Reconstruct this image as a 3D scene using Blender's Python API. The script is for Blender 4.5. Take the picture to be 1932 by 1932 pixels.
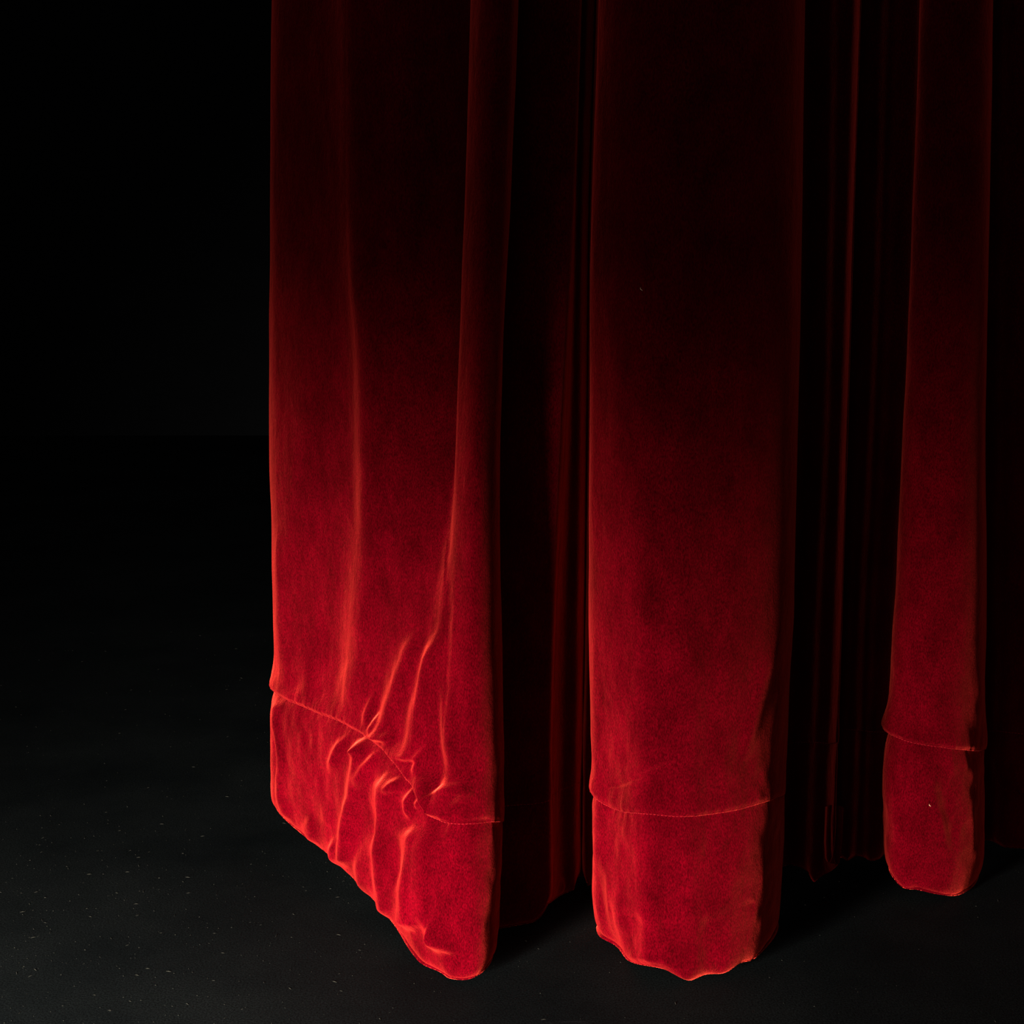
import bpy, math, random
import numpy as np
from mathutils import Vector
random.seed(7); RNG = np.random.default_rng(11)

for o in list(bpy.data.objects): bpy.data.objects.remove(o)
SC = bpy.context.scene
COL = SC.collection

# ------------------------------------------------------------------ camera
FPX, CX, CY = 2800.0, 966.0, 966.0          # focal length in pixels of a 1932 px frame
HOR = 430.0                                 # horizon row
CAM_H = 0.90
PITCH = math.atan((CY - HOR) / FPX)
cd = bpy.data.cameras.new('camera'); cam = bpy.data.objects.new('camera', cd); COL.objects.link(cam)
cd.sensor_fit = 'HORIZONTAL'; cd.sensor_width = 36.0; cd.lens = 36.0 * FPX / 1932.0
cd.clip_start = 0.05
cam.location = (0, 0, CAM_H); cam.rotation_euler = (math.pi / 2 - PITCH, 0, 0)
SC.camera = cam

# ------------------------------------------------------------------ view, world, lamp
SC.view_settings.view_transform = 'Standard'
SC.view_settings.look = 'None'
SC.view_settings.exposure = 0.0
SC.view_settings.gamma = 1.0
SC.view_settings.use_curve_mapping = False
w = bpy.data.worlds.new('dark_room'); SC.world = w; w.use_nodes = True
w.node_tree.nodes['Background'].inputs[0].default_value = (0.40, 0.39, 0.42, 1)
w.node_tree.nodes['Background'].inputs[1].default_value = 0.13

def spot(name, loc, aim, power, half_deg, radius, blend, color):
    ld = bpy.data.lights.new(name, 'SPOT'); o = bpy.data.objects.new(name, ld); COL.objects.link(o)
    ld.energy = power; ld.spot_size = math.radians(2 * half_deg); ld.spot_blend = blend
    ld.shadow_soft_size = radius; ld.color = color
    o.location = loc
    o.rotation_euler = (Vector(aim) - Vector(loc)).to_track_quat('-Z', 'Y').to_euler()
    return o
spot('stage_spot', (-0.98, 0.40, 0.16), (-0.24, 1.85, -0.51), 960, 45, 0.17, 1.0, (1.0, 0.95, 0.90))
ld = bpy.data.lights.new('fill_light', 'AREA'); lo = bpy.data.objects.new('fill_light', ld); COL.objects.link(lo)
ld.shape = 'RECTANGLE'; ld.size = 3.0; ld.size_y = 1.2; ld.energy = 12.0; ld.color = (1, .85, .95)      # dim soft fill added behind the viewer to lift the shaded folds
lo.location = (-1.8, -2.0, 1.5); lo.rotation_euler = (Vector((0.2, 2, .4)) - Vector(lo.location)).to_track_quat('-Z', 'Y').to_euler()

# ------------------------------------------------------------------ projection helpers
sp_, cp_ = math.sin(PITCH), math.cos(PITCH)
def proj(X, Y, Z):
    c = Y * cp_ + (CAM_H - Z) * sp_
    v = (CAM_H - Z) * cp_ - Y * sp_
    return CX + FPX * X / c, CY + FPX * v / c
def depth_on_floor(py, z=0.0):              # distance at which height z shows at row py
    k = (py - CY) / FPX; H = CAM_H - z
    return H * (cp_ - k * sp_) / (k * cp_ + sp_)
def height_at(py, Y):                       # height at distance Y that shows at row py
    k = (py - CY) / FPX
    return CAM_H - Y * (k * cp_ + sp_) / (cp_ - k * sp_)
def x_at(px, Y, Z):
    return (px - CX) / FPX * (Y * cp_ + (CAM_H - Z) * sp_)

def hermite_matrix(uk, u):
    """weights W (len(u) x len(uk)) of a non-uniform Catmull-Rom through knots uk"""
    K = len(uk); T = np.zeros((K, K))
    for i in range(K):
        if i == 0: T[0, 0] = -1 / (uk[1] - uk[0]); T[0, 1] = -T[0, 0]
        elif i == K - 1: T[i, i] = 1 / (uk[i] - uk[i-1]); T[i, i-1] = -T[i, i]
        else:
            a, b = uk[i] - uk[i-1], uk[i+1] - uk[i]
            T[i, i-1] += -b / (a * (a + b)); T[i, i+1] += a / (b * (a + b)); T[i, i] += (b - a) / (a * b)
    idx = np.clip(np.searchsorted(uk, u, side='right') - 1, 0, K - 2)
    h = uk[idx+1] - uk[idx]; s = np.clip((u - uk[idx]) / h, 0, 1)
    h00 = 2*s**3 - 3*s**2 + 1; h10 = s**3 - 2*s**2 + s; h01 = -2*s**3 + 3*s**2; h11 = s**3 - s**2
    W = np.zeros((len(u), K)); r = np.arange(len(u))
    W[r, idx] += h00; W[r, idx+1] += h01
    W += (h10 * h)[:, None] * T[idx] + (h11 * h)[:, None] * T[idx+1]
    return W

def value_noise(x, y, seed):
    r = np.random.default_rng(seed); G = r.uniform(-1, 1, (256, 256))
    xi = np.floor(x).astype(int); yi = np.floor(y).astype(int); fx = x - xi; fy = y - yi
    fx = fx*fx*(3-2*fx); fy = fy*fy*(3-2*fy); xi &= 255; yi &= 255; x1 = (xi+1) & 255; y1 = (yi+1) & 255
    return (G[xi, yi]*(1-fx) + G[x1, yi]*fx)*(1-fy) + (G[xi, y1]*(1-fx) + G[x1, y1]*fx)*fy

# ------------------------------------------------------------------ materials
def new_mat(name):
    m = bpy.data.materials.new(name); m.use_nodes = True
    nt = m.node_tree; nt.nodes.clear()
    out = nt.nodes.new('ShaderNodeOutputMaterial')
    return m, nt, out
def node(nt, typ, **kw):
    n = nt.nodes.new(typ)
    for k, v in kw.items(): setattr(n, k, v)
    return n

def velvet(name):
    m, nt, out = new_mat(name); L = nt.links.new
    tc = node(nt, 'ShaderNodeTexCoord')
    # brushed pile: broad crushed patches + fine fibre grain
    mp = node(nt, 'ShaderNodeMapping'); mp.inputs['Scale'].default_value = (1, 1, 0.62); L(tc.outputs['Object'], mp.inputs[0])
    big = node(nt, 'ShaderNodeTexNoise'); big.inputs['Scale'].default_value = 17; big.inputs['Detail'].default_value = 5; big.inputs['Roughness'].default_value = .62
    big.inputs['Distortion'].default_value = .1
    L(mp.outputs[0], big.inputs['Vector'])
    mp2 = node(nt, 'ShaderNodeMapping'); mp2.inputs['Scale'].default_value = (1, 1, 0.35); L(tc.outputs['Object'], mp2.inputs[0])
    fine = node(nt, 'ShaderNodeTexNoise'); fine.inputs['Scale'].default_value = 900; fine.inputs['Detail'].default_value = 2
    L(mp2.outputs[0], fine.inputs['Vector'])
    b1 = node(nt, 'ShaderNodeBump'); b1.inputs['Strength'].default_value = .5; b1.inputs['Distance'].default_value = .008
    L(big.outputs['Fac'], b1.inputs['Height'])
    b2 = node(nt, 'ShaderNodeBump'); b2.inputs['Strength'].default_value = .8; b2.inputs['Distance'].default_value = .0006
    L(fine.outputs['Fac'], b2.inputs['Height']); L(b1.outputs[0], b2.inputs['Normal'])
    cr = node(nt, 'ShaderNodeValToRGB'); L(fine.outputs['Fac'], cr.inputs[0])
    cr.color_ramp.elements[0].position = .3; cr.color_ramp.elements[0].color = (.025, .0001, .001, 1)
    cr.color_ramp.elements[1].position = .72; cr.color_ramp.elements[1].color = (.098, .0002, .0030, 1)
    wear = node(nt, 'ShaderNodeTexNoise'); wear.inputs['Scale'].default_value = 26; wear.inputs['Detail'].default_value = 6; wear.inputs['Roughness'].default_value = .7
    L(mp.outputs[0], wear.inputs['Vector'])
    wr = node(nt, 'ShaderNodeMapRange'); wr.inputs[1].default_value = .3; wr.inputs[2].default_value = .7; wr.inputs[3].default_value = .62; wr.inputs[4].default_value = 1.35
    L(wear.outputs['Fac'], wr.inputs[0])
    wm = node(nt, 'ShaderNodeMix', data_type='RGBA', blend_type='MULTIPLY'); wm.inputs[0].default_value = 1
    L(cr.outputs[0], wm.inputs[6]); L(wr.outputs[0], wm.inputs[7])
    dif = node(nt, 'ShaderNodeBsdfDiffuse'); L(wm.outputs[2], dif.inputs[0]); L(b2.outputs[0], dif.inputs['Normal'])
    dif.inputs['Roughness'].default_value = 1
    she = node(nt, 'ShaderNodeBsdfSheen', distribution='ASHIKHMIN'); L(b2.outputs[0], she.inputs['Normal'])
    she.inputs['Color'].default_value = (1.0, .085, .042, 1); she.inputs['Roughness'].default_value = .30
    she.inputs['Color'].default_value = (.07, .005, .003, 1)                       # stray fibre tips
    pile = node(nt, 'ShaderNodeBsdfSheen', distribution='MICROFIBER'); L(b2.outputs[0], pile.inputs['Normal'])
    pile.inputs['Color'].default_value = (1.0, .072, .036, 1); pile.inputs['Roughness'].default_value = .34
    add0 = node(nt, 'ShaderNodeAddShader'); L(she.outputs[0], add0.inputs[0]); L(pile.outputs[0], add0.inputs[1])
    add = node(nt, 'ShaderNodeAddShader'); L(dif.outputs[0], add.inputs[0]); L(add0.outputs[0], add.inputs[1])
    L(add.outputs[0], out.inputs[0])
    return m
VELVET = velvet('red_velvet')

def thread_mat():
    m, nt, out = new_mat('red_thread')
    p = node(nt, 'ShaderNodeBsdfPrincipled'); p.inputs['Base Color'].default_value = (.42, .004, .012, 1); p.inputs['Roughness'].default_value = .6
    n = node(nt, 'ShaderNodeTexNoise'); n.inputs['Scale'].default_value = 900
    b = node(nt, 'ShaderNodeBump'); b.inputs['Strength'].default_value = .4; b.inputs['Distance'].default_value = .0005
    nt.links.new(n.outputs[0], b.inputs['Height']); nt.links.new(b.outputs[0], p.inputs['Normal'])
    nt.links.new(p.outputs[0], out.inputs[0]); return m

def floor_mat():
    m, nt, out = new_mat('black_stage_floor'); L = nt.links.new
    tc = node(nt, 'ShaderNodeTexCoord')
    def noise(scale, detail, rough, vec=None):
        n = node(nt, 'ShaderNodeTexNoise'); n.inputs['Scale'].default_value = scale; n.inputs['Detail'].default_value = detail
        n.inputs['Roughness'].default_value = rough; L(vec or tc.outputs['Object'], n.inputs['Vector']); return n
    n1 = noise(3.5, 6, .65); n2 = noise(420, 4, .75)
    r1 = node(nt, 'ShaderNodeValToRGB'); L(n1.outputs[0], r1.inputs[0])
    r1.color_ramp.elements[0].position = .3; r1.color_ramp.elements[0].color = (.0020, .0030, .0031, 1)
    r1.color_ramp.elements[1].position = .75; r1.color_ramp.elements[1].color = (.0072, .0086, .0080, 1)
    r2 = node(nt, 'ShaderNodeValToRGB'); L(n2.outputs[0], r2.inputs[0])
    r2.color_ramp.elements[0].position = .35; r2.color_ramp.elements[0].color = (.22, .22, .22, 1)
    r2.color_ramp.elements[1].position = .7; r2.color_ramp.elements[1].color = (2.1, 2.1, 2.1, 1)
    mx = node(nt, 'ShaderNodeMix', data_type='RGBA', blend_type='MULTIPLY'); mx.inputs[0].default_value = 1
    L(r1.outputs[0], mx.inputs[6]); L(r2.outputs[0], mx.inputs[7])
    # scuffs: short pale scrapes where two stretched noises meet
    mp = node(nt, 'ShaderNodeMapping'); mp.inputs['Rotation'].default_value = (0, 0, .75); mp.inputs['Scale'].default_value = (2.0, 34, 1)
    L(tc.outputs['Object'], mp.inputs[0]); n3 = noise(2.0, 5, .7, mp.outputs[0]); n4 = noise(5, 3, .6)
    r3 = node(nt, 'ShaderNodeValToRGB'); L(n3.outputs[0], r3.inputs[0])
    r3.color_ramp.elements[0].position = .66; r3.color_ramp.elements[0].color = (0, 0, 0, 1)
    r3.color_ramp.elements[1].position = .76; r3.color_ramp.elements[1].color = (1, 1, 1, 1)
    r4 = node(nt, 'ShaderNodeValToRGB'); L(n4.outputs[0], r4.inputs[0])
    r4.color_ramp.elements[0].position = .52; r4.color_ramp.elements[0].color = (0, 0, 0, 1)
    r4.color_ramp.elements[1].position = .66; r4.color_ramp.elements[1].color = (1, 1, 1, 1)
    mm = node(nt, 'ShaderNodeMath', operation='MULTIPLY'); L(r3.outputs[0], mm.inputs[0]); L(r4.outputs[0], mm.inputs[1])
    mx2 = node(nt, 'ShaderNodeMix', data_type='RGBA'); L(mm.outputs[0], mx2.inputs[0]); L(mx.outputs[2], mx2.inputs[6])
    mx2.inputs[7].default_value = (.035, .037, .034, 1)
    p = node(nt, 'ShaderNodeBsdfPrincipled'); L(mx2.outputs[2], p.inputs['Base Color']); p.inputs['Roughness'].default_value = .75
    p.inputs['Specular IOR Level'].default_value = .05
    b = node(nt, 'ShaderNodeBump'); b.inputs['Strength'].default_value = .5; b.inputs['Distance'].default_value = .0006
    L(n2.outputs[0], b.inputs['Height']); L(b.outputs[0], p.inputs['Normal'])
    L(p.outputs[0], out.inputs[0]); return m

def plain_mat(name, col, rough=.9, scale=40, spec=.1):
    m, nt, out = new_mat(name)
    p = node(nt, 'ShaderNodeBsdfPrincipled'); p.inputs['Roughness'].default_value = rough; p.inputs['Specular IOR Level'].default_value = spec
    n = node(nt, 'ShaderNodeTexNoise'); n.inputs['Scale'].default_value = scale
    r = node(nt, 'ShaderNodeValToRGB'); nt.links.new(n.outputs[0], r.inputs[0])
    r.color_ramp.elements[0].color = tuple(c*.7 for c in col) + (1,); r.color_ramp.elements[1].color = tuple(c*1.25 for c in col) + (1,)
    nt.links.new(r.outputs[0], p.inputs['Base Color']); nt.links.new(p.outputs[0], out.inputs[0]); return m

def mesh_obj(name, verts, faces, mat, parent=None, smooth=False):
    me = bpy.data.meshes.new(name); me.from_pydata([tuple(v) for v in verts], [], faces); me.materials.append(mat)
    if smooth: me.polygons.foreach_set('use_smooth', [True]*len(me.polygons))
    o = bpy.data.objects.new(name, me); COL.objects.link(o)
    if parent: o.parent = parent
    return o
def box(name, lo, hi, mat, parent=None):
    (a, b, c), (d, e, f) = lo, hi
    v = [(a,b,c),(d,b,c),(d,e,c),(a,e,c),(a,b,f),(d,b,f),(d,e,f),(a,e,f)]
    return mesh_obj(name, v, [(0,3,2,1),(4,5,6,7),(0,1,5,4),(1,2,6,5),(2,3,7,6),(3,0,4,7)], mat, parent)

# ------------------------------------------------------------------ room shell
fl = box('floor', (-6, -3.5, -0.08), (6, 6.5, 0), floor_mat()); fl['kind'] = 'structure'
WB = plain_mat('black_masking_wall', (.0028, .0032, .0034))
wb = box('wall_back', (-6, 6.5, -0.08), (6, 6.6, 4.2), WB); wb['kind'] = 'structure'
wl = box('wall_left', (-6.1, -3.5, -0.08), (-6, 6.6, 4.2), WB); wl['kind'] = 'structure'
wr_ = box('wall_right', (6, -3.5, -0.08), (6.1, 6.6, 4.2), WB); wr_['kind'] = 'structure'

# ------------------------------------------------------------------ the curtain
LV = [0, 400, 800, 1200, 1500, 1800]        # image rows at which the column lines are given
# (px at the rows, F = floor row giving the distance (one value or one per row), B = row of the lower edge, S = row of the seam,
#  bulge of the cloth over the seam in mm)
C = [
 ([545,541,541,549,548,552], 1470, 1492, 1290, 2),
 ([523,519,518,527,525,530], 1478, 1500, 1292, 3),
 ([513,509,508,517,512,518], [1512,1512,1512,1508,1500,1497], 1512, 1296, 5),
 ([519,515,514,524,521,529], [1540,1540,1540,1532,1524,1522], 1534, 1302, 8),
 ([545,540,540,552,556,562], [1566,1566,1566,1564,1560,1558], 1568, 1318, 10),
 ([600,594,594,604,610,615], 1605, 1611, 1340, 11),
 ([665,662,672,662,665,668], 1656, 1664, 1362, 12),
 ([765,762,766,742,735,735], [1708,1708,1712,1730,1738,1738], 1742, 1415, 12),
 ([862,856,840,800,780,772], [1690,1692,1720,1772,1790,1794], 1800, 1472, 13),
 ([905,895,868,827,806,795], [1672,1678,1724,1796,1812,1814], 1826, 1505, 13),
 ([889,877,860,844,828,822], [1758,1764,1788,1815,1830,1834], 1849, 1532, 13),
 ([902,889,873,862,850,845], [1795,1798,1812,1832,1845,1848], 1853, 1548, 10),
 ([938,921,903,895,892,886], [1818,1820,1832,1846,1852,1856], 1850, 1553, 5),
 ([965,949,932,929,930,918], [1812,1814,1820,1834,1842,1847], 1834, 1550, 3),
 ([977,963,943,947,950,938], [1786,1788,1794,1802,1812,1816], 1800, 1548, 1),
 ([968,953,934,936,936,930], 1768, 1778, 1540, 0),
 ([962,946,930,928,926,926], 1742, 1762, 1530, 0),
 ([978,962,950,950,948,948], 1728, 1754, 1522, 0),
 ([1010,996,985,984,982,985], 1718, 1747, 1518, 1),
 ([1058,1045,1030,1015,1013,1015], 1750, 1738, 1515, 1),
 ([1090,1076,1056,1040,1036,1038], 1748, 1710, 1510, 1),
 ([1098,1084,1068,1048,1044,1048], 1725, 1702, 1500, 0),
 ([1096,1086,1078,1066,1062,1066], 1672, 1690, 1490, 0),
 ([1108,1098,1094,1088,1084,1086], 1662, 1680, 1480, 0),
 ([1124,1112,1108,1103,1098,1097], 1656, 1655, 1475, 0),
 ([1136,1126,1120,1112,1107,1108], 1646, 1673, 1470, 0),
 ([1158,1150,1144,1136,1134,1134], 1648, 1668, 1470, 0),
 ([1162,1154,1146,1140,1140,1142], 1690, 1700, 1480, 0),
 ([1142,1134,1125,1122,1126,1132], 1730, 1745, 1484, 1),
 ([1130,1117,1112,1112,1116,1119], [1772,1772,1768,1760,1752,1750], 1768, 1489, 3),
 ([1136,1122,1118,1118,1122,1127], [1790,1790,1784,1777,1772,1768], 1786, 1500, 4),
 ([1158,1146,1140,1139,1146,1156], [1812,1812,1804,1794,1789,1785], 1810, 1519, 4),
 ([1195,1184,1178,1174,1178,1180], [1834,1834,1828,1820,1816,1813], 1829, 1530, 4),
 ([1235,1228,1224,1220,1220,1222], 1846, 1825, 1534, 4),
 ([1268,1262,1258,1255,1252,1252], 1850, 1831, 1537, 4),
 ([1312,1308,1302,1300,1300,1300], 1852, 1854, 1539, 4),
 ([1352,1348,1342,1338,1336,1335], 1847, 1841, 1536, 4),
 ([1392,1388,1382,1376,1372,1370], 1843, 1838, 1532, 4),
 ([1432,1426,1420,1412,1404,1400], 1836, 1820, 1526, 3),
 ([1470,1464,1458,1446,1434,1426], 1826, 1812, 1516, 3),
 ([1501,1494,1488,1477,1462,1454], 1808, 1786, 1506, 2),
 ([1519,1513,1506,1495,1482,1474], 1768, 1752, 1496, 1),
 ([1515,1508,1500,1488,1476,1468], 1728, 1720, 1470, 0),
 ([1508,1502,1494,1480,1468,1460], 1680, 1672, 1440, 0),
 ([1512,1508,1500,1486,1474,1466], 1656, 1646, 1410, 0),
 ([1534,1530,1522,1506,1496,1484], 1646, 1634, 1400, 0),
 ([1562,1558,1549,1532,1520,1508], 1653, 1642, 1400, 1),
 ([1586,1578,1568,1551,1540,1526], 1664, 1664, 1400, 1),
 ([1608,1597,1585,1570,1558,1546], 1676, 1650, 1402, 1),
 ([1624,1611,1599,1587,1576,1568], 1702, 1631, 1400, 1),
 ([1622,1610,1598,1584,1573,1564], 1672, 1626, 1390, 0),
 ([1616,1605,1594,1580,1570,1562], 1600, 1618, 1380, 0),
 ([1630,1620,1608,1593,1583,1576], 1582, 1618, 1376, 0),
 ([1656,1646,1633,1613,1603,1594], 1584, 1626, 1376, 1),
 ([1682,1670,1655,1635,1625,1616], 1590, 1617, 1378, 1),
 ([1706,1694,1678,1656,1645,1638], 1600, 1626, 1380, 1),
 ([1729,1717,1701,1677,1666,1660], 1612, 1622, 1380, 1),
 ([1738,1728,1712,1690,1678,1672], 1604, 1612, 1375, 0),
 ([1760,1752,1738,1716,1704,1700], 1590, 1600, 1370, 0),
 ([1764,1756,1740,1720,1710,1706], 1620, 1622, 1368, 0),
 ([1746,1735,1718,1698,1688,1684], 1642, 1628, 1368, 2),
 ([1735,1722,1706,1684,1672,1670], 1658, 1634, 1370, 6),
 ([1742,1728,1712,1690,1678,1676], 1674, 1652, 1380, 8),
 ([1764,1752,1738,1716,1704,1698], 1688, 1676, 1393, 8),
 ([1792,1782,1771,1752,1738,1728], 1694, 1681, 1402, 8),
 ([1822,1814,1804,1788,1777,1766], 1695, 1689, 1408, 7),
 ([1848,1841,1833,1820,1812,1802], 1691, 1697, 1413, 6),
 ([1866,1860,1854,1846,1838,1832], 1679, 1690, 1416, 4),
 ([1873,1867,1861,1858,1853,1853], 1656, 1655, 1412, 2),
 ([1869,1863,1856,1853,1849,1848], 1625, 1620, 1400, 0),
 ([1864,1858,1852,1849,1846,1846], 1592, 1590, 1390, 0),
 ([1882,1876,1870,1866,1864,1864], 1576, 1587, 1380, 0),
 ([1912,1908,1902,1897,1894,1892], 1578, 1600, 1380, 1),
 ([1950,1946,1942,1936,1932,1930], 1590, 1603, 1384, 1),
 ([1985,1982,1978,1972,1968,1964], 1612, 1612, 1388, 1),
 ([2005,2000,1996,1992,1988,1984], 1640, 1642, 1392, 2),
 ([2050,2044,2040,2036,2030,2026], 1668, 1670, 1400, 3),
 ([2120,2114,2110,2104,2098,2090], 1676, 1680, 1404, 3),
 ([2170,2166,2160,2152,2146,2140], 1650, 1652, 1400, 2),
 ([2176,2172,2166,2160,2152,2148], 1600, 1604, 1390, 0),
 ([2210,2206,2200,2194,2188,2184], 1572, 1578, 1380, 0),
 ([2270,2266,2260,2252,2244,2240], 1590, 1594, 1380, 1),
 ([2320,2316,2310,2300,2292,2286], 1640, 1644, 1390, 2),
 ([2390,2384,2376,2366,2356,2350], 1650, 1652, 1394, 2),
]
K = len(C); nl = len(LV)
LEFT_FLAT = .72                              # the far end of the left fold also hangs a little higher
PX = np.array([c[0] for c in C], float)
FD = np.array([[c[1]]*nl if np.isscalar(c[1]) else c[1] for c in C], float)
bk = np.r_[15:27, 43:60, 69:len(C)]
FD[bk] += np.maximum(0, np.array([c[2] for c in C])[bk] + 5 - FD[bk, -1])[:, None]
FD += 6
FD[:10] = 1850 - LEFT_FLAT*(1850 - FD[:10])
DD = depth_on_floor(FD)                      # K x levels: distance
BR = np.array([c[2] for c in C], float); SR = np.array([c[3] for c in C], float); BU = np.array([c[4] for c in C], float)

NH, NC, NT = 230, 560, 14                    # rows in the hem, in the seen cloth, above the picture
TOPZ, SEENZ = 3.1, 1.36
yb = DD[:, -1]
zb = height_at(BR, yb)                       # lower edge
zb = np.maximum(zb, 0.004)
ys = np.array([np.interp(SR[i], LV, DD[i]) for i in range(K)])
zs = height_at(SR, ys)                       # seam

# distribution along the cloth: equal arc steps, finer where the cloth faces the viewer
xb = np.array([x_at(PX[i, 3], DD[i, 3], 0.4) for i in range(K)])
seg = np.hypot(np.diff(xb), np.diff(DD[:, 3]))
uk = np.concatenate([[0], np.cumsum(np.maximum(seg, .006)**.6)])
def per_seg():
    us = []
    for i in range(K - 1):
        n = max(5, int(seg[i] / 0.00135))
        if PX[i, 2] > 1940: n = max(4, n // 5)
        us.append(np.linspace(uk[i], uk[i+1], n, endpoint=False))
    us.append([uk[-1]]); return np.concatenate(us)
U = per_seg(); W = hermite_matrix(uk, U); NU = len(U)
KI = np.interp(U, uk, np.arange(K))          # fractional control index of each column

zbU = W @ zb; zsU = W @ zs; buU = W @ BU / 1000
t1 = np.linspace(0, 1, NH); t2 = np.linspace(0, 1, NC)**1.08
ctrl_z = np.zeros((NH + NC + NT, K))
for i in range(K):
    ctrl_z[:NH, i] = zb[i] + (zs[i] - zb[i]) * t1
    ctrl_z[NH:NH+NC, i] = zs[i] + (SEENZ - zs[i]) * t2
    ctrl_z[NH+NC:, i] = SEENZ + (TOPZ - SEENZ) * (np.arange(NT) + 1) / NT
NR = NH + NC + NT
# world position of every control line at every row height
XC = np.zeros((NR, K)); YC = np.zeros((NR, K))
lv = np.array(LV, float)
for i in range(K):
    z = ctrl_z[:, i]; Y = np.full(NR, DD[i, 2])
    for _ in range(3):
        _, py = proj(0, Y, z)
        Wl = hermite_matrix(lv, np.clip(py, lv[0], lv[-1]))
        Y = Wl @ DD[i]
    XC[:, i] = x_at(Wl @ PX[i], Y, np.minimum(z, 1.2)); YC[:, i] = Y
X = XC @ W.T; Y = YC @ W.T; Z = ctrl_z @ W.T
Z[0] = np.maximum(Z[0], .002)

def normals(X, Y, Z):
    P = np.stack([X, Y, Z], -1)
    du = np.gradient(P, axis=1); dv = np.gradient(P, axis=0)
    n = np.cross(du, dv); n /= np.linalg.norm(n, axis=-1, keepdims=True) + 1e-12
    return n                                  # points toward the viewer side
N = normals(X, Y, Z)
ux, uy = proj(X, Y, Z)
ARC = np.concatenate([[0], np.cumsum(np.hypot(np.diff(X[NH]), np.diff(Y[NH])))])
ZZ = Z - zsU[None, :]                         # height above the seam
disp = np.zeros_like(X)

# cloth bulges over the seam, the doubled hem swells below it
above = ZZ >= 0; above[:NH] = False; above[NH:] = True
disp += np.where(above, 1.3*buU * np.exp(-(ZZ/.026)**2) * (1 - .35*np.exp(-(ZZ/.004)**2)), 0)
hemh = (zsU - zbU)[None, :]
tt = np.clip((Z - zbU) / hemh, 0, 1)
disp += np.where(~above, .55*buU*np.sin(np.pi*np.clip(tt, 0, 1))**.7 - .6*buU*np.exp(-(ZZ/.014)**2), 0)
# the two layers of the doubled hem round off at the lower edge
disp -= np.where(~above, .006*np.exp(-tt*hemh/.008), 0)

VV = np.stack([-X, -Y, CAM_H - Z], -1); VV /= np.linalg.norm(VV, axis=-1, keepdims=True)
VF = (N*VV).sum(-1)
def ridge(pts, amp, wid, k0, k1, prof='g', taper=(.45, .35)):
    """crease along a line of (px,py) on the columns k0..k1; amp mm (+ toward the room), wid px"""
    pts = np.array(pts, float)
    if k1 == 14 and prof == 'g': wid *= 1.5 if wid >= 9 else 1.2; amp *= 1.4
    cm = np.where((KI >= k0) & (KI <= k1))[0]
    if not len(cm): return
    c0, c1 = cm[0], cm[-1] + 1
    x = ux[:, c0:c1]; y = uy[:, c0:c1]
    r = np.where((y.min(1) < pts[:, 1].max() + 4*wid) & (y.max(1) > pts[:, 1].min() - 4*wid))[0]
    r0, r1 = r[0], r[-1] + 1; x = x[r0:r1]; y = y[r0:r1]
    sl = np.hypot(*np.diff(pts, axis=0).T); cum = np.concatenate([[0], np.cumsum(sl)]); tot = cum[-1]
    best = np.full(x.shape, 1e9); s = np.zeros(x.shape); sd = np.zeros(x.shape)
    for i in range(len(sl)):
        a = pts[i]; d = (pts[i+1] - a) / sl[i]
        q = (x - a[0])*d[0] + (y - a[1])*d[1]; qc = np.clip(q, 0, sl[i])
        dx = x - a[0] - qc*d[0]; dy = y - a[1] - qc*d[1]; dist = np.hypot(dx, dy)
        m = dist < best; best = np.where(m, dist, best); s = np.where(m, cum[i] + qc, s)
        sd = np.where(m, d[0]*dy - d[1]*dx, sd)
    f = s / tot
    env = np.clip(f/max(taper[0], 1e-3), 0, 1) * np.clip((1-f)/max(taper[1], 1e-3), 0, 1)
    env = env*env*(3-2*env)
    ww = wid * (.55 + .45*env)
    if prof in 'gr': g = np.exp(-(best/ww)**2)
    elif prof == 's': g = np.exp(-np.abs(best)/ww)
    mid = pts[len(pts)//2]; j = np.argmin((x-mid[0])**2 + (y-mid[1])**2)      # a crease stays on its own side of the seam
    on_cloth = (np.unravel_index(j, x.shape)[0] + r0) >= NH
    rows = np.arange(r0, r1) >= NH
    g = g * (rows if on_cloth else ~rows)[:, None]
    face = np.clip((VF[r0:r1, c0:c1] - .12)/.3, 0, 1)       # fades where the cloth turns away round a fold
    disp[r0:r1, c0:c1] += (1.45 if k1 == 14 and prof == 'g' else 1.0)*amp/1000 * env * g * face * (1 if prof == 'r' else np.clip(.42/np.maximum(VF[r0:r1, c0:c1], .35), 0, 1)**1.2)

L0, L1 = 2, 14        # left fold control range
# long crease of the left fold
ridge([(668,-200),(673,0),(678,370),(698,600),(704,900),(700,1050),(686,1150),(676,1290),(690,1362)], 7.5, 20, L0, L1, 'g', (.05,.04))
ridge([(668,330),(688,520),(708,700),(716,900),(706,1100)], 5, 24, L0, L1, 'g', (.3,.3))
ridge([(570,430),(585,700),(560,950),(545,1130)], 3, 26, L0, L1, 'g', (.3,.3))
ridge([(525,980),(534,1050),(530,1130),(535,1230),(560,1300)], 3.5, 13, L0, L1, 'g', (.25,.1))
ridge([(570,1220),(585,1290),(600,1330)], 3.0, 12, L0, L1)
ridge([(620,1150),(640,1290)], -3, 26, L0, L1)
ridge([(790,1180),(768,1250),(742,1330),(730,1400)], 7, 12, L0, L1, 'g', (.25,.05))
ridge([(712,1300),(702,1345),(704,1375)], 3.5, 6, L0, L1)
ridge([(722,1340),(714,1385)], 3, 5, L0, L1)
ridge([(838,1170),(812,1260),(792,1340),(780,1440)], 8, 12, L0, L1, 'g', (.3,.05))
ridge([(815,1390),(800,1430),(790,1465)], 4, 7, L0, L1)
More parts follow.
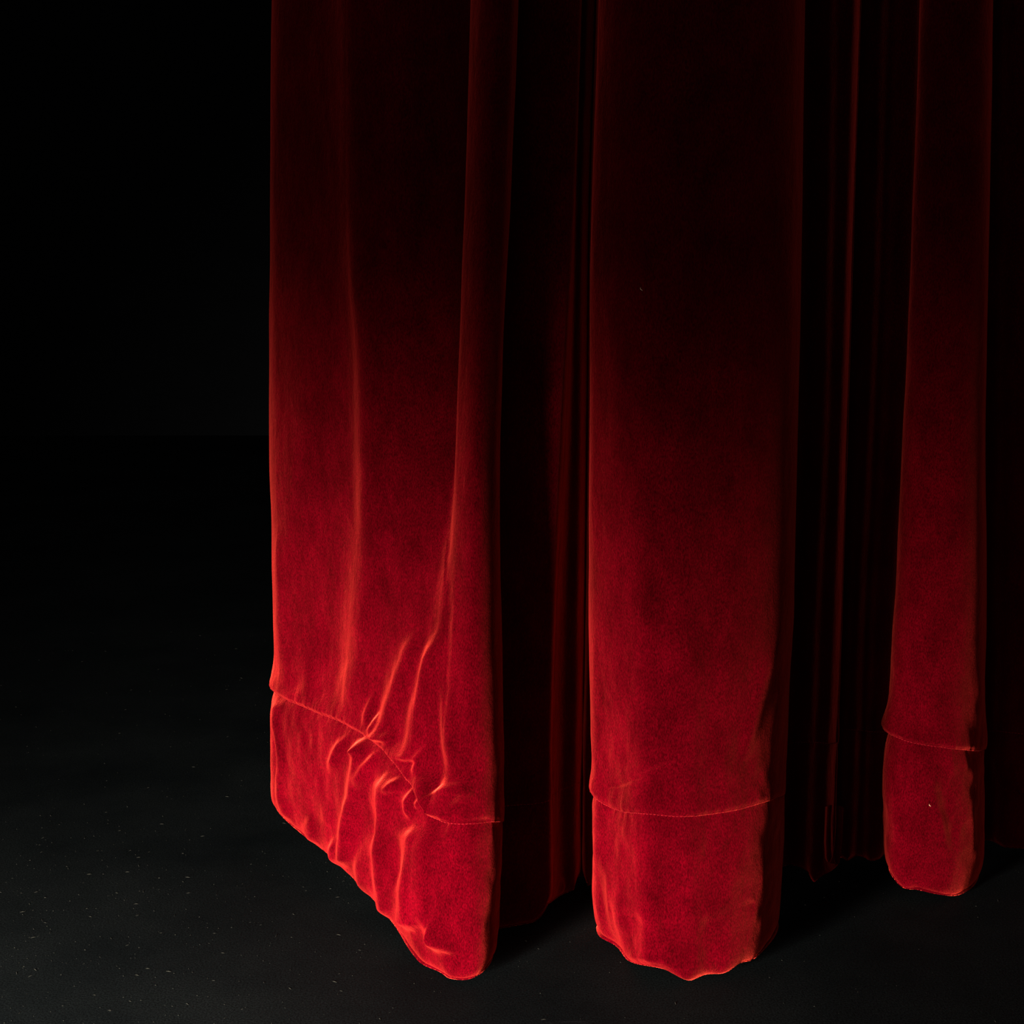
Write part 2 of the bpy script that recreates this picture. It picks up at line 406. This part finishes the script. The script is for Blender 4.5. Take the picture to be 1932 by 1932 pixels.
ridge([(848,950),(842,1150),(840,1300),(846,1400),(850,1462)], 6, 14, L0, L1, 'r', (.4,.12))
ridge([(808,1400),(800,1450),(812,1500)], 4, 8, L0, L1)
ridge([(750,1370),(744,1410)], 3, 6, L0, L1)
# knot-like tuck at the right end of the seam
ridge([(818,1450),(810,1490),(816,1515),(834,1540)], 5, 11, L0, L1, 'r', (.3,.15))
ridge([(836,1478),(848,1503),(866,1516)], 9, 30, L0, L1, 'r', (.3,.3))
ridge([(828,1472),(858,1484),(898,1502)], 5, 12, L0, L1, 'r', (.3,.3))
ridge([(846,1510),(868,1518),(898,1524)], -3, 9, L0, L1, 'r')
ridge([(915,1425),(892,1452),(868,1468)], -3, 13, L0, L1, 'r')
ridge([(850,1538),(880,1546),(925,1547)], -2.5, 5, L0, L1, 'g', (.1,.1))
# hem of the left fold
ridge([(524,1312),(530,1380),(536,1440),(533,1500),(548,1552)], 4, 8, L0, L1, 'g', (.1,.1))
ridge([(518,1320),(522,1400),(524,1480)], -3, 6, L0, L1)
ridge([(662,1378),(645,1420),(632,1462)], 5, 8, L0, L1)
ridge([(684,1390),(688,1430),(680,1500),(665,1560),(658,1640)], 7, 9, L0, L1, 'g', (.1,.1))
ridge([(694,1385),(680,1425)], 3, 6, L0, L1)
ridge([(716,1410),(700,1460),(694,1492)], 5, 7, L0, L1)
ridge([(737,1450),(736,1520),(730,1600),(732,1740)], 7, 10, L0, L1, 'g', (.12,.1))
ridge([(757,1460),(745,1500)], 4, 6, L0, L1)
ridge([(783,1475),(775,1510),(778,1550)], 5, 6, L0, L1)
ridge([(796,1490),(788,1530)], 4, 5, L0, L1)
ridge([(800,1550),(790,1580),(784,1650),(780,1760)], 8, 14, L0, L1, 'g', (.15,.12))
ridge([(816,1550),(814,1640),(812,1720),(830,1770),(862,1805)], 10, 12, L0, L1, 'g', (.2,.2))
ridge([(590,1530),(594,1580),(598,1600)], 5, 10, L0, L1)
ridge([(645,1570),(636,1610),(634,1640)], 4.5, 8, L0, L1)
ridge([(690,1590),(688,1660),(692,1700)], 4, 9, L0, L1)
ridge([(850,1612),(872,1628),(895,1631)], 2.5, 9, L0, L1, 'r')
ridge([(818,1730),(838,1775),(872,1806)], 4, 12, L0, L1, 'r')
ridge([(700,1500),(712,1600)], -3, 14, L0, L1)
ridge([(758,1560),(756,1680)], -3, 12, L0, L1)
# back fold between the two bright ones
ridge([(1040,1640),(1055,1660),(1065,1690)], 4, 7, 18, 25)
ridge([(1030,1620),(1000,1660),(985,1700)], 3, 16, 17, 22)
ridge([(1075,1700),(1088,1675),(1100,1650)], 4, 6, 20, 26)
# middle fold
M0, M1 = 28, 42
ridge([(1275,-200),(1270,0),(1262,300),(1255,600)], 4, 22, M0, M1, 'g', (.05,.5))
ridge([(1140,1486),(1175,1478),(1215,1461),(1255,1447),(1290,1432)], -2.0, 5, M0, M1, 'r', (.15,.35))
ridge([(1150,1468),(1210,1448),(1265,1424)], 1.5, 11, M0, M1, 'r')
ridge([(1470,1180),(1445,1280),(1420,1380),(1400,1450)], 3.5, 14, M0, M1, 'r', (.3,.3))
ridge([(1400,1350),(1385,1480)], -2.5, 14, M0, M1)
for (a, b, c, d) in [(1340,1500,1338,1545),(1378,1500,1374,1550),(1390,1498,1388,1540),(1404,1490,1402,1545),(1420,1485,1420,1535),(1434,1488,1432,1530),(1444,1485,1442,1525)]:
    ridge([(a,b),(c,d)], 1.3, 5.0, M0, M1, 'g', (.35,.35))
ridge([(1128,1550),(1142,1620),(1166,1720),(1182,1780)], 6, 22, M0, M1, 'r', (.3,.2))
ridge([(1132,1600),(1140,1700),(1150,1740)], -3, 9, M0, M1)
ridge([(1160,1700),(1195,1716),(1235,1735),(1248,1775)], 2.5, 12, M0, M1, 'r')
ridge([(1160,1800),(1205,1806),(1250,1812),(1285,1835)], 3, 9, M0, M1, 'r')
ridge([(1270,1610),(1262,1640)], -3.5, 9, M0, M1)
ridge([(1250,1590),(1235,1650),(1240,1680)], 2.5, 12, M0, M1)
ridge([(1290,1590),(1300,1620)], 2.5, 14, M0, M1)
ridge([(1300,1810),(1330,1790)], 3, 14, M0, M1)
ridge([(1395,1715),(1425,1700)], -3, 9, M0, M1)
ridge([(1270,1700),(1320,1726),(1380,1704)], 2, 16, M0, M1, 'r')
# right fold
R0, R1 = 60, 69
ridge([(1684,1400),(1688,1470),(1700,1560),(1690,1640)], 4, 9, R0, R1)
ridge([(1770,1460),(1790,1540),(1805,1620)], -2.8, 14, R0, R1, 'r', (.25,.2))
ridge([(1745,1430),(1760,1500),(1778,1560),(1790,1620)], 3, 11, R0, R1, 'r')
ridge([(1820,1480),(1832,1560),(1828,1630)], 2, 10, R0, R1, 'r')
ridge([(1710,1520),(1730,1580),(1770,1600)], 3, 12, R0, R1)
ridge([(1700,1630),(1740,1660),(1790,1665)], -3, 10, R0, R1)
ridge([(1730,1330),(1800,1345)], -2, 14, R0, R1)
ridge([(1700,1350),(1760,1320),(1830,1300)], 2, 16, R0, R1)
# panels behind
ridge([(1665,1200),(1655,1380),(1655,1500)], 2.5, 10, 52, 57)
ridge([(1578,1600),(1595,1618),(1612,1612)], 3, 8, 52, 57)

# soft unevenness of the hanging pile cloth
A2 = np.broadcast_to(ARC[None, :], Z.shape)
low = np.clip(1.15 - Z, .25, 1) * np.interp(KI, [14, 16, 27, 29, 42, 44, 59, 61], [1, .3, .3, 1, 1, .25, .25, 1])[None, :]
disp += .0026*low*value_noise(A2*11, Z*4.5 + 3, 1) + .0013*low*value_noise(A2*30 + 9, Z*14, 2)
hm = np.where(above, np.exp(-np.abs(ZZ)/.12), 1.0) * np.interp(KI, [14, 16, 27, 29, 42, 44, 59, 61], [1, .4, .4, 1, 1, .4, .4, 1])[None, :]
disp += .0018*hm*value_noise(A2*26 + 4, Z*18 + 7, 3) + .0008*hm*value_noise(A2*75, Z*52, 4)
# stitched gathers right at the seam
gath = value_noise(A2*150, np.zeros_like(Z) + .5, 5) + .6*value_noise(A2*320, np.zeros_like(Z) + 3.5, 6)
disp += .0011 * gath * (.4 + buU*60) * np.exp(-np.abs(ZZ)/.013)

X2 = X + N[..., 0]*disp; Y2 = Y + N[..., 1]*disp; Z2 = Z + N[..., 2]*disp
Z2 = np.maximum(Z2, .0015)

def grid_mesh(name, X, Y, Z, mat, parent, back=None):
    R, Cn = X.shape
    co = np.stack([X, Y, Z], -1).reshape(-1, 3)
    i = np.arange(R-1)[:, None]*Cn + np.arange(Cn-1)[None, :]
    q = np.stack([i, i+1, i+Cn+1, i+Cn], -1).reshape(-1, 4)
    me = bpy.data.meshes.new(name)
    me.vertices.add(len(co)); me.vertices.foreach_set('co', co.astype(np.float32).ravel())
    me.loops.add(len(q)*4); me.loops.foreach_set('vertex_index', q.astype(np.int32).ravel())
    me.polygons.add(len(q)); me.polygons.foreach_set('loop_start', np.arange(len(q), dtype=np.int32)*4)
    me.polygons.foreach_set('use_smooth', np.ones(len(q), bool))
    me.update(calc_edges=True); me.materials.append(mat)
    o = bpy.data.objects.new(name, me); COL.objects.link(o); o.parent = parent
    return o

base = (float(X2[0].mean()), float(Y2[0].mean()), 0.0)
cur = bpy.data.objects.new('stage_curtain', None); COL.objects.link(cur); cur.location = (0, 0, 0)
cur.empty_display_size = .2
cur['label'] = 'red velvet stage curtain hanging in deep folds just above the black floor'
cur['category'] = 'curtain'

# upper cloth: last rows turn in under the seam so the hem starts from behind it
ax, ay, az = X2[NH:], Y2[NH:], Z2[NH:]
tuck = np.stack([X2[NH] - N[NH, :, 0]*.004, Y2[NH] - N[NH, :, 1]*.004, Z2[NH] - .0012], 0)
grid_mesh('cloth', np.vstack([tuck[0][None], ax]), np.vstack([tuck[1][None], ay]), np.vstack([tuck[2][None], az]), VELVET, cur)
# hem band: front face, closed lower edge, back face a little way up (doubled cloth)
hx, hy, hz = X2[:NH].copy(), Y2[:NH].copy(), Z2[:NH].copy()
back = []
for k, (dz, th) in enumerate([(-.0006, .0015), (.001, .0045), (.006, .007), (.03, .009), (.08, .009)]):
    src = np.clip(int(round(k*0)), 0, NH-1)
    back.append((X[0] - N[3, :, 0]*(th+.003), Y[0] - N[3, :, 1]*(th+.003), np.maximum(Z2[0] + dz, .0012)))
bx_, by_, bz_ = (np.array([b[j] for b in back[::-1]]) for j in range(3))
hem = grid_mesh('hem', np.vstack([bx_, hx]), np.vstack([by_, hy]), np.vstack([bz_, hz]), VELVET, cur)

# seam stitches: short thread dashes
def stitches():
    v, f = [], []
    r = NH
    s = 0.0; c = 2
    arc = np.concatenate([[0], np.cumsum(np.sqrt(np.diff(X2[r])**2 + np.diff(Y2[r])**2 + np.diff(Z2[r])**2))])
    pos = np.stack([np.interp(np.arange(0, arc[-1], .0045), arc, a) for a in (X2[r], Y2[r], Z2[r])], -1)
    nn = np.stack([np.interp(np.arange(0, arc[-1], .0045), arc, N[r, :, a]) for a in range(3)], -1)
    for i in range(len(pos) - 1):
        a = pos[i]; b = pos[i] + (pos[i+1] - pos[i])*.6; n = nn[i]; up = np.array([0, 0, 1.0]); k = len(v); t = .00035
        a = a - n*.0005; b = b - n*.0005
        for p in (a, b):
            for q in (n*t*2, up*t, -n*t, -up*t): v.append(p + q + up*-.0004)
        f += [(k, k+4, k+5, k+1), (k+1, k+5, k+6, k+2), (k+2, k+6, k+7, k+3), (k+3, k+7, k+4, k)]
    o = mesh_obj('seam_stitching', v, f, thread_mat(), cur); o['kind'] = 'stuff'; return o
stitches()

# ------------------------------------------------------------------ lint and dust
def surf_at(px, py, k0, k1):
    cm = np.where((KI >= k0) & (KI <= k1))[0]; a, b = proj(X2[:, cm], Y2[:, cm], Z2[:, cm])
    j = np.argmin((a-px)**2 + (b-py)**2); r, c = np.unravel_index(j, a.shape); c = cm[c]
    return np.array([X2[r, c], Y2[r, c], Z2[r, c]]), N[r, c]
def lint(name, p, n, size, mat, label):
    v, f = [], []; t = Vector(n).orthogonal().normalized(); b = Vector(n).cross(t)
    pts = [Vector(p) + t*size*(k-2)*.5*math.cos(k) + b*size*(k-2)*.9 + Vector(n)*(.0004 + .0002*math.sin(k*2)) for k in range(5)]
    for k, q in enumerate(pts):
        w_ = size*(.28 if 0 < k < 4 else .08)
        for m in range(5):
            a = m*2*math.pi/5; v.append(q + t*math.cos(a)*w_ + Vector(n)*math.sin(a)*w_)
    for k in range(4):
        for m in range(5): f.append((k*5+m, k*5+(m+1) % 5, k*5+5+(m+1) % 5, k*5+5+m))
    f += [tuple(range(5))[::-1], tuple(range(20, 25))]
    o = mesh_obj(name, v, f, mat, None, True); o['label'] = label; o['category'] = 'lint'; o['group'] = 'lint flecks on the curtain'
    return o
LM = plain_mat('pale_lint', (.9, .6, .3), .9, 400)
p, n = surf_at(1209, 546, 29, 38); lint('lint_fleck', p, n, .0013, LM, 'tiny pale fleck of lint high on the wide middle fold')
p, n = surf_at(1754, 1520, 61, 68); lint('lint_fleck', p, n, .0011, LM, 'tiny pale fleck of lint on the hem of the narrow right fold')

def dust():
    v, f = [], []
    for i in range(2600):
        x = random.uniform(-1.1, 1.0); y = random.uniform(1.15, 3.4)
        if random.random() < .35: x = random.gauss(-.6, .25); y = random.gauss(1.75, .25)
        s = random.uniform(.0002, .0006); L = s*random.choice([1, 1, 1.5, 2.5, 6]); a = random.uniform(0, math.pi)
        ca, sa = math.cos(a), math.sin(a); k = len(v)
        for (q, w_) in ((-1, -1), (1, -1), (1, 1), (-1, 1)): v.append((x + q*L*ca - w_*s*.5*sa, y + q*L*sa + w_*s*.5*ca, .0001))
        v.append((x, y, .0001 + s*.7)); f += [(k, k+1, k+4), (k+1, k+2, k+4), (k+2, k+3, k+4), (k+3, k, k+4)]
    o = mesh_obj('dust', v, f, plain_mat('grey_dust', (.032, .030, .022), 1, 60))
    o['label'] = 'fine grey dust and lint scattered over the black floor'; o['category'] = 'dust'; o['kind'] = 'stuff'
dust()
print('cols', NU, 'rows', NR, 'zb', zb.min(), zb.max(), 'D', DD.min(), DD.max())
